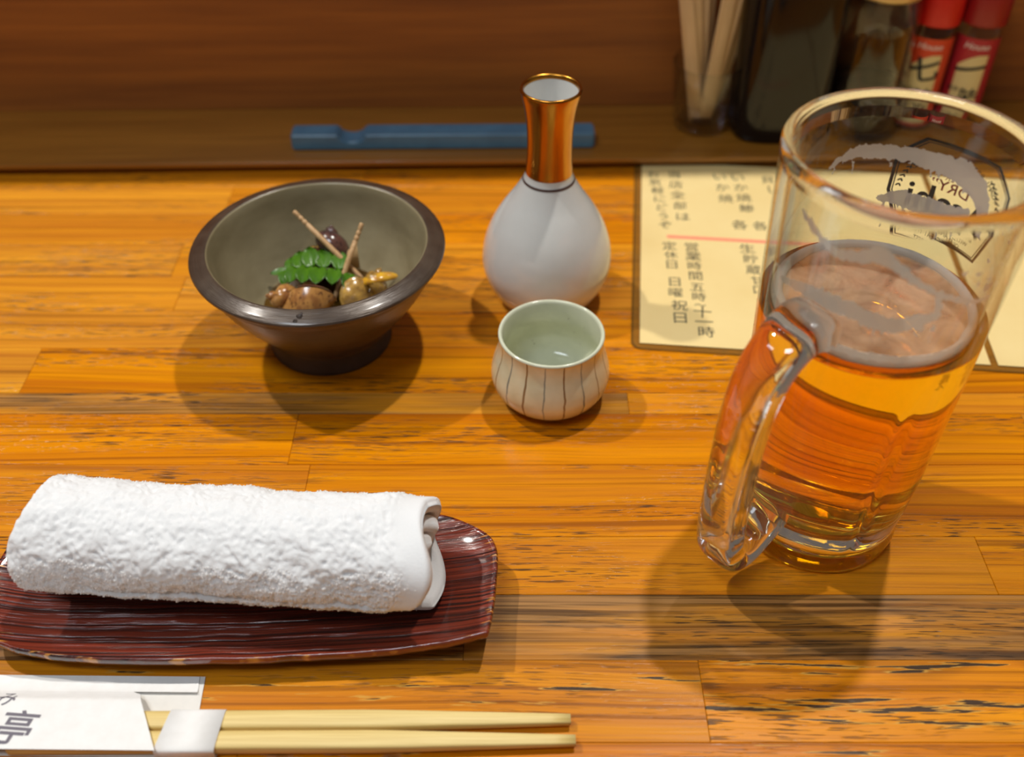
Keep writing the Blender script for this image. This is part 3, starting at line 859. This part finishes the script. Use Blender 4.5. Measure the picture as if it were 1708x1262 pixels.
tm, TV, q = towel()
link('towel_roll', tm, M_TERRY, TW)
V, F = [], []   # the looped pile of the terry
NT_, NU = 640, 260; lim = int(2 * pi / (TURNS * 2 * pi) * NT_)
for _ in range(26000):
    i = random.randint(1, lim); j = random.randint(1, NU - 1)
    if j > NU - 18 and random.random() < .93: continue
    p = TV[i * q + j].lerp(TV[i * q + j + 1], random.random()) if j < NU - 1 else TV[i * q + j]
    nr = Vector((0, p.y, p.z - R0z * .86)).normalized()
    if nr.z > .42 + .45 * noise.noise(p * 45) and nr.y < .80: continue
    tdir = Vector((random.uniform(-1, 1), random.uniform(-1, 1), random.uniform(-1, 1))); tdir = (tdir - nr * tdir.dot(nr)).normalized(); sd = nr.cross(tdir)
    h = random.uniform(.0003, .0008); l = random.uniform(.0007, .0013); wd = random.uniform(.00017, .00026); k = len(V)
    for s_ in range(5):
        u = s_ / 4; c = p + tdir * (l * (u - .5)) + nr * (h * sin(pi * u) - .0002)
        V += [c + sd * wd, c - sd * wd]
    for s_ in range(4):
        F.append((k + 2 * s_, k + 2 * s_ + 1, k + 2 * s_ + 3, k + 2 * s_ + 2))
yarn = bpy.data.materials.new('terry_yarn'); yarn.use_nodes = True; nt = yarn.node_tree; nt.nodes.remove(nt.nodes['Principled BSDF'])   # loose cotton loops let light through
df = nt.nodes.new('ShaderNodeBsdfDiffuse'); tl = nt.nodes.new('ShaderNodeBsdfTranslucent'); m1 = nt.nodes.new('ShaderNodeMixShader'); m1.inputs[0].default_value = .5
df.inputs[0].default_value = tl.inputs[0].default_value = lin((254, 253, 252))
nt.links.new(df.outputs[0], m1.inputs[1]); nt.links.new(tl.outputs[0], m1.inputs[2]); nt.links.new(m1.outputs[0], nt.nodes['Material Output'].inputs[0])
o = link('terry_loops', mesh('terry_loops', V, F), yarn, TW); o['kind'] = 'stuff'

# ------------------------------------------------------------------ chopsticks in their paper sleeve
M_PAPER = speck('white_paper', (240, 238, 236), (234, 231, 228), .7, 200, .3, .7, .1, .0002)
M_PAPER2 = speck('grey_white_paper', (226, 222, 216), (220, 216, 210), .7, 200, .3, .7)
SLV = thing('chopstick_sleeve', 'white paper chopstick sleeve with brushed grey characters at the bottom left', 'sleeve', (-.1233, .2296, .0002), R(-.6))
link('back_panel', prism('back_panel', [(-.112, 0), (0, 0), (.0022, -.0345), (-.112, -.0345)], 0, .00025), M_PAPER2, SLV)
def sleeve_z(y): return .0007 + .0068 * min(1, max(0, (-.0060 - y) / .0085)) ** 1.3


def front_panel():
    # one folded sheet: a long strip at the top, then the slanted mouth of the pocket puffed over the chopsticks
    V, F = [], []; nx = 30
    ys = [-.0003, -.003, -.006, -.0079, -.0081] + [-.0081 - .0275 * k / 16 for k in range(1, 17)]
    for i, y in enumerate(ys):
        if y > -.008: xr = -.0022 + .0010 * (-y / .008)
        else:
            q_ = (-.0081 - y); xr = -.0262 + .0024 * min(1, q_ / .0012) ** .5 + .52 * q_
        for j in range(nx + 1): V.append((-.112 + (xr + .112) * j / nx, y, sleeve_z(y)))
    k = len(V); V += [(a, b, c - .00025) for a, b, c in V]
    for i in range(len(ys) - 1):
        for j in range(nx):
            a = i * (nx + 1) + j
            if i == 3: continue
            F += [(a, a + 1, a + nx + 2, a + nx + 1), (k + a + nx + 1, k + a + nx + 2, k + a + 1, k + a)]
    # bridge between strip and pocket, only left of the mouth
    e = 3 * (nx + 1); nb = 23
    ex = len(V); xs = [-.112 + (.112 - .0262) * j / nb for j in range(nb + 1)]
    V += [(x, -.0079, sleeve_z(-.0079)) for x in xs] + [(x, -.0081, sleeve_z(-.0081)) for x in xs]
    F += [(ex + j, ex + j + 1, ex + nb + 2 + j, ex + nb + 1 + j) for j in range(nb)]
    return mesh('front_panel', V, F)


link('front_panel', front_panel(), M_PAPER, SLV)
M_GREYINK = mat('grey_ink', (112, 106, 116), .7)
for it in (('み', .0092, -.0735, -.0145, 0, 1.05, .0), ('亭', .0150, -.0655, -.0280, R(-4), 1., .012)):
    V, F = glyphs([it], .003, .15)
    o = link('brush_character', mesh('brush_character', [(x, y, sleeve_z(y) + .00012) for x, y in V], F, False), M_GREYINK, SLV)

M_CHOP = plain_wood('pale_chopstick_wood', (232, 206, 138), (212, 182, 110), .5, (8, 420, 420))


def chopstick(label, y, tipy, z, tx):
    x0 = -.190; L = tx - x0

    def sec(i, t):
        x = t * L; k = 1 if x < L - .075 else 1 - .48 * ((x - (L - .075)) / .075)
        return circ(1, 16, .45, .0039 * k, .0029 * k)
    pts = [Vector((L * i / 24, (tipy - y) * i / 24, 0)) for i in range(25)]
    o = link('chopstick', sweep('chopstick', pts, sec), M_CHOP); o.location = (x0, y, z)
    tag(o, label, 'chopstick', 'pair of disposable chopsticks'); return o


chopstick('pale wooden chopstick, the upper one of the pair in the white band', .2075, .2090, .0035, .0226)
chopstick('pale wooden chopstick, the lower one of the pair in the white band', .1992, .2003, .0035, .0241)


def band():
    # paper wrapper around both sticks, ends cut on a slant
    loop = []
    y0, y1, z0, z1 = .1942, .2122, .00035, .0069
    for k in range(48):
        c, s = circ(1, 48, .38)[k]; loop.append(((y0 + y1) / 2 + (y1 - y0) / 2 * c, (z0 + z1) / 2 + (z1 - z0) / 2 * s))
    V, F = [], []
    for off in (0, -.0002):
        for (y, z) in loop:
            cy, cz = (y0 + y1) / 2, (z0 + z1) / 2
            yy, zz = cy + (y - cy) * (1 + off / .009), cz + (z - cz) * (1 + off / .0033)
            tt = (yy - y0) / (y1 - y0)
            V += [(-.1342 + .0030 * tt, yy, zz), (-.1100 + .0016 * (1 - tt) * -1 - .0002 * tt, yy, zz)]
    n = 48
    for s in (0, 1):
        for k in range(n):
            k2 = (k + 1) % n; f = (s * 2 * n + 2 * k, s * 2 * n + 2 * k + 1, s * 2 * n + 2 * k2 + 1, s * 2 * n + 2 * k2); F.append(f if s == 0 else f[::-1])
    for e in (0, 1):
        for k in range(n):
            k2 = (k + 1) % n; F.append((2 * k + e, 2 * k2 + e, 2 * n + 2 * k2 + e, 2 * n + 2 * k + e))
    return fix_normals(mesh('paper_band', V, F))


o = link('paper_band', band(), M_PAPER); tag(o, 'white paper band wrapped around the pair of chopsticks', 'wrapper')

# ------------------------------------------------------------------ hand-written menu in a clear sleeve
MENU = thing('menu_sheet', 'cream handwritten menu sheet in a clear plastic sleeve behind the mug', 'menu', (.0650, .4327, .0002), R(-5.6))


def rrect(x0, x1, y0, y1, r, n=6):
    out = []
    for cx, cy, a0 in ((x1 - r, y1 - r, 0), (x0 + r, y1 - r, 90), (x0 + r, y0 + r, 180), (x1 - r, y0 + r, 270)):
        for k in range(n + 1): a = R(a0 + 90 * k / n); out.append((cx + r * cos(a), cy + r * sin(a)))
    return out


def clear(name, tint, alpha, rough=.08):
    return mat(name, tint, rough, Alpha=alpha)


M_FILM = clear('clear_film', (150, 110, 50), .35)
link('sleeve_back', prism('sleeve_back', rrect(0, .330, 0, .203, .006), 0, .0004), M_FILM, MENU)
link('sleeve_welt', mesh('sleeve_welt', *(lambda VF: ([(x, y, .0007) for x, y in VF[0]], VF[1]))(ring_poly(rrect(0, .330, 0, .203, .006), .0011, 2)), False), clear('welt_film', (110, 80, 36), .6), MENU)
M_CREAM = speck('cream_paper', (240, 214, 150), (232, 202, 134), .6, 14, .3, .7)
link('menu_paper', box('menu_paper', .0048, .1925, .0048, .199, .0005, .0008), M_CREAM, MENU)
link('menu_paper', box('menu_paper', .1965, .3250, .0048, .199, .0005, .0008), M_CREAM, MENU)
M_SUMI = mat('ink_brush', (52, 50, 40), .7)
ch = []
ch += [column('営業時間', .0098, .0358, .0985, .0098, .0005), column('五時', .0095, .0378, .0580, .0092, .0004), column('〜', .007, .0392, .0410, .01), column('十一時', .0105, .0402, .0345, .0088, .0006)]
ch += [column('定休日', .0092, .0225, .0985, .0096, .0006), column('日曜', .0098, .0252, .0620, .0104), column('祝日', .0105, .0272, .0395, .0112, .0004)]
ch += [column('当店全部は', .0098, .0265, .1830, .0128, .0011), column('お気軽にどうぞ', .0094, .0128, .1815, .0100, .0012)]
ch += [column('いか焼鯵', .0100, .0690, .1830, .0125, .0012), column('いか焼', .0100, .0570, .1830, .0135, .0012), column('各', .0110, .0668, .1260, .0120), column('各', .0110, .0800, .1260, .0120)]
ch += [column('貝し', .0105, .0890, .1820, .012, .002), column('貝柱酢物', .0105, .0860, .0985, .0125, .0012), column('生貯蔵', .0098, .0700, .1000, .0108, .0009), column('甘口', .0086, .0738, .0680, .0090, .0004), column('白鶴', .0096, .0760, .0470, .0112, .0004)]
ch += [column('え', .0105, .0810, .0300, .012)]
for c_ in ch:
    for it in c_: flat_print('brush_character', glyphs([it]), .00088, M_SUMI, MENU)
link('pink_line', box('pink_line', .0210, .1380, .1078, .1108, .0008, .0009), mat('pink_marker', (250, 140, 110), .6), MENU)

# ------------------------------------------------------------------ things on the ledge
LZ = .0081
# blue chopstick case with a thumb notch
def case_mesh():
    L, D, H = .2065, .0152, .0117; bm = bmesh.new(); prof = []
    nx0, nr, dep = .0410, .0090, .0052
    xs = [0, .02] + [nx0 - nr + 2 * nr * k / 16 for k in range(17)] + [.08, .14, L]
    V, F = [], []
    for x in xs:
        u = (x - nx0) / nr; top = H - (dep * sqrt(max(0, 1 - u * u)) if abs(u) < 1 else 0)
        V += [(x, 0, 0), (x, 0, top), (x, D, top), (x, D, 0)]
    for i in range(len(xs) - 1):
        for j in range(4): F.append((4 * i + j, 4 * i + (j + 1) % 4, 4 * i + 4 + (j + 1) % 4, 4 * i + 4 + j))
    F += [(3, 2, 1, 0), tuple(4 * (len(xs) - 1) + j for j in range(4))]
    me = fix_normals(mesh('case', V, F, False)); bm.from_mesh(me)
    es = [e for e in bm.edges if len(e.link_faces) == 2 and e.calc_face_angle() > .9]
    bmesh.ops.bevel(bm, geom=es, offset=.0013, segments=3, affect='EDGES'); bm.to_mesh(me); bm.free()
    return me


M_BLUE = speck('blue_plastic', (88, 136, 166), (80, 126, 156), .35, 60)
o = link('chopstick_case', case_mesh(), M_BLUE); o.location = (-.1502, .6318, LZ); o.rotation_euler = (0, 0, R(.9)); tag(o, 'long blue chopstick case with a rounded notch lying on the ledge', 'case')

# glass of flat wooden sticks
GX, GY = .1340, .6690
g = thing('stick_glass', 'small clear glass tumbler holding flat pale wooden sticks', 'glass', (GX, GY, LZ))
gpf = [(0, 0), (.0170, 0), (.0190, .0012), (.0200, .006), (.0222, .026), (.0240, .0475), (.0238, .0484), (.0231, .0478), (.0212, .026), (.0190, .0105), (.0170, .0085), (0, .008)]
link('tumbler', lathe('tumbler', gpf, 48), M_THIN, g)
M_STICK = plain_wood('pale_stick_wood', (226, 194, 146), (204, 166, 116), .6, (60, 60, 6))
stick_me = box('wooden_stick', -.0048, .0048, -.0010, .0010, 0, .128, .0008, 2); stick_me.materials.append(M_STICK)
wl = ['leftmost', 'second', 'third', 'fourth', 'fifth', 'sixth', 'seventh', 'eighth']
for i in range(8):
    s = i if i < 4 else i + .5
    fx = -.0060 + .0120 * i / 7; dx = -.030 + .0085 * s
    dy = (-.004, .004, -.001, .006, -.005, .003, -.002, .005)[i]
    o = link('wooden_stick', stick_me); o.location = (GX + fx * .9, GY + (-.0068 + .0046 * (i % 4)), LZ + .0086)
    o.rotation_euler = (R(-dy * 260), math.atan((dx - fx) / .128) , R((-14, 10, -6, 18, 8, -12, 14, -8)[i]))
    tag(o, 'flat pale wooden stick, ' + ('leftmost' if i == 0 else 'rightmost' if i == 7 else wl[i] + ' from the left') + ' in the small glass', 'stick', 'wooden sticks in the glass')


# dark glass bottle
def rounded_lathe(name, prof, ax, ay, e=.6, seg=48):
    V, F, rings = [], [], []
    for r, z in prof:
        rings.append(len(V)); ee = e if r > .5 else 1.
        V += [(a * 1, b * 1, z) for a, b in circ(1, seg, ee, ax * r, (ay if r > .5 else ax) * r)]
    for i in range(len(prof) - 1):
        for j in range(seg):
            F.append((i * seg + j, i * seg + (j + 1) % seg, (i + 1) * seg + (j + 1) % seg, (i + 1) * seg + j))
    F += [tuple(range(seg))[::-1], tuple(range((len(prof) - 1) * seg, len(prof) * seg))]
    return fix_normals(mesh(name, V, F))


M_DARK = mat('dark_glass', (24, 19, 18), .10, Transmission_Weight=.12, Specular_IOR_Level=.35)
b1 = thing('dark_bottle', 'large dark bottle with a wide body between the stick glass and soy pourer', 'bottle', (.1850, .6660, LZ))
link('bottle_body', rounded_lathe('bottle_body', [(.90, 0), (.97, .0015), (1, .005), (1, .020), (.985, .070), (.97, .110), (.94, .124), (.84, .136), (.66, .146), (.48, .154), (.40, .162), (.38, .185)], .0325, .0268), M_DARK, b1)
link('bottle_cap', lathe('bottle_cap', [(.0150, .180), (.0155, .181), (.0155, .205), (.0145, .2075), (0, .2075)], 40), mat('black_cap', (26, 24, 24), .4), b1)
# soy pourer
b2 = thing('soy_pourer', 'clear glass soy sauce pourer with a metal cap, half full', 'bottle', (.2430, .6660, LZ))
link('pourer_body', lathe('pourer_body', [(0, 0), (.0235, 0), (.0262, .0015), (.0270, .005), (.0265, .030), (.0245, .076), (.0225, .0965), (.0218, .0970), (.0235, .074), (.0252, .030), (.0255, .0075), (.022, .005), (0, .005)], 56), M_THIN, b2)
link('soy_sauce', lathe('soy_sauce', [(0, .0054), (.022, .0054), (.0252, .0078), (.0249, .030), (.0246, .0345), (0, .0345)], 48), mat('soy_sauce', (34, 20, 14), .08), b2)
link('pourer_cap', lathe('pourer_cap', [(.0205, .0975), (.0228, .0970), (.0232, .0985), (.0232, .108), (.0222, .1105), (.012, .116), (.0112, .130), (0, .132)], 48), mat('cream_metal_cap', (206, 176, 120), .35, Metallic=.5), b2)


# spice shakers
def shaker(label, x, y, cap, lab, kanji):
    t_ = thing('spice_shaker', label, 'spice bottle', (x, y, LZ), 0, 'red capped spice bottles on the ledge')
    r = .0142
    link('jar', lathe('jar', [(0, 0), (r - .001, 0), (r, .0012), (r, .067), (r - .0012, .0710), (r - .002, .0755), (.0098, .0755), (0, .0753)], 40), M_THIN, t_)
    link('spice', lathe('spice', [(0, .0009), (r - .0014, .0009), (r - .0012, .002), (r - .0012, .040), (0, .042)], 32), speck('ground_spice', (150, 50, 22), (186, 96, 40), .9, 900), t_)
    link('cap', lathe('cap', [(.0136, .0745), (.0150, .0745), (.0152, .0753), (.0150, .106), (.0138, .1085), (0, .1085)], 48), mat('red_cap', cap, .4), t_)
    face = R(-100 - 8)

    def curved(vf, off, z0):
        V, F = vf; out_ = []
        for a_, b_ in V:
            a = face + a_ / r; out_.append(((r + off) * cos(a), (r + off) * sin(a), z0 + b_))
        return out_, F

    def patch(w0, w1, h0, h1, top=None):
        V, F = [], []; n = 20
        for k in range(n + 1):
            a_ = w0 + (w1 - w0) * k / n; V += [(a_, h0), (a_, top(a_) if top else h1)]
        for k in range(n): F.append((2 * k, 2 * k + 2, 2 * k + 3, 2 * k + 1))
        return V, F
    link('label', mesh('label', *curved(patch(-.0185, .0185, .004, .0665), .0003, 0)), mat('label_red', lab, .5), t_)
    panel = lambda a_: .0555 - .0085 * max(0, (.004 - a_) / .0135) ** 1.6
    link('label_panel', mesh('label_panel', *curved(patch(-.0092, .0090, .006, 0, lambda a_: panel(a_)), .0005, 0)), mat('label_cream', (222, 200, 140), .5), t_)
    link('label_lettering', mesh('label_lettering', *curved(glyphs([(kanji, .0190, -.0002, .0440, R(12), 1.1, .02), ('味', .0125, .0030, .0250, 0, 1., .02), ('唐辛子', .0042, -.0058, .0300), ('国産', .0040, -.0058, .0220)], .0015), .0007, 0), False), M_INK, t_)
    link('label_script', mesh('label_script', *curved(glyphs([('House', .0062, -.0005, .0612, 0, 1.)], .0015, .3), .0006, 0), False), mat('label_white', (238, 226, 214), .5), t_)
    return t_


shaker('spice bottle with a bright red cap and orange-red label marked 七',   .2830, .6740, (206, 22, 14), (214, 66, 28), '七')
shaker('spice bottle with a dark red cap and crimson label marked 一', .3142, .6740, (150, 22, 24), (176, 34, 44), '一')
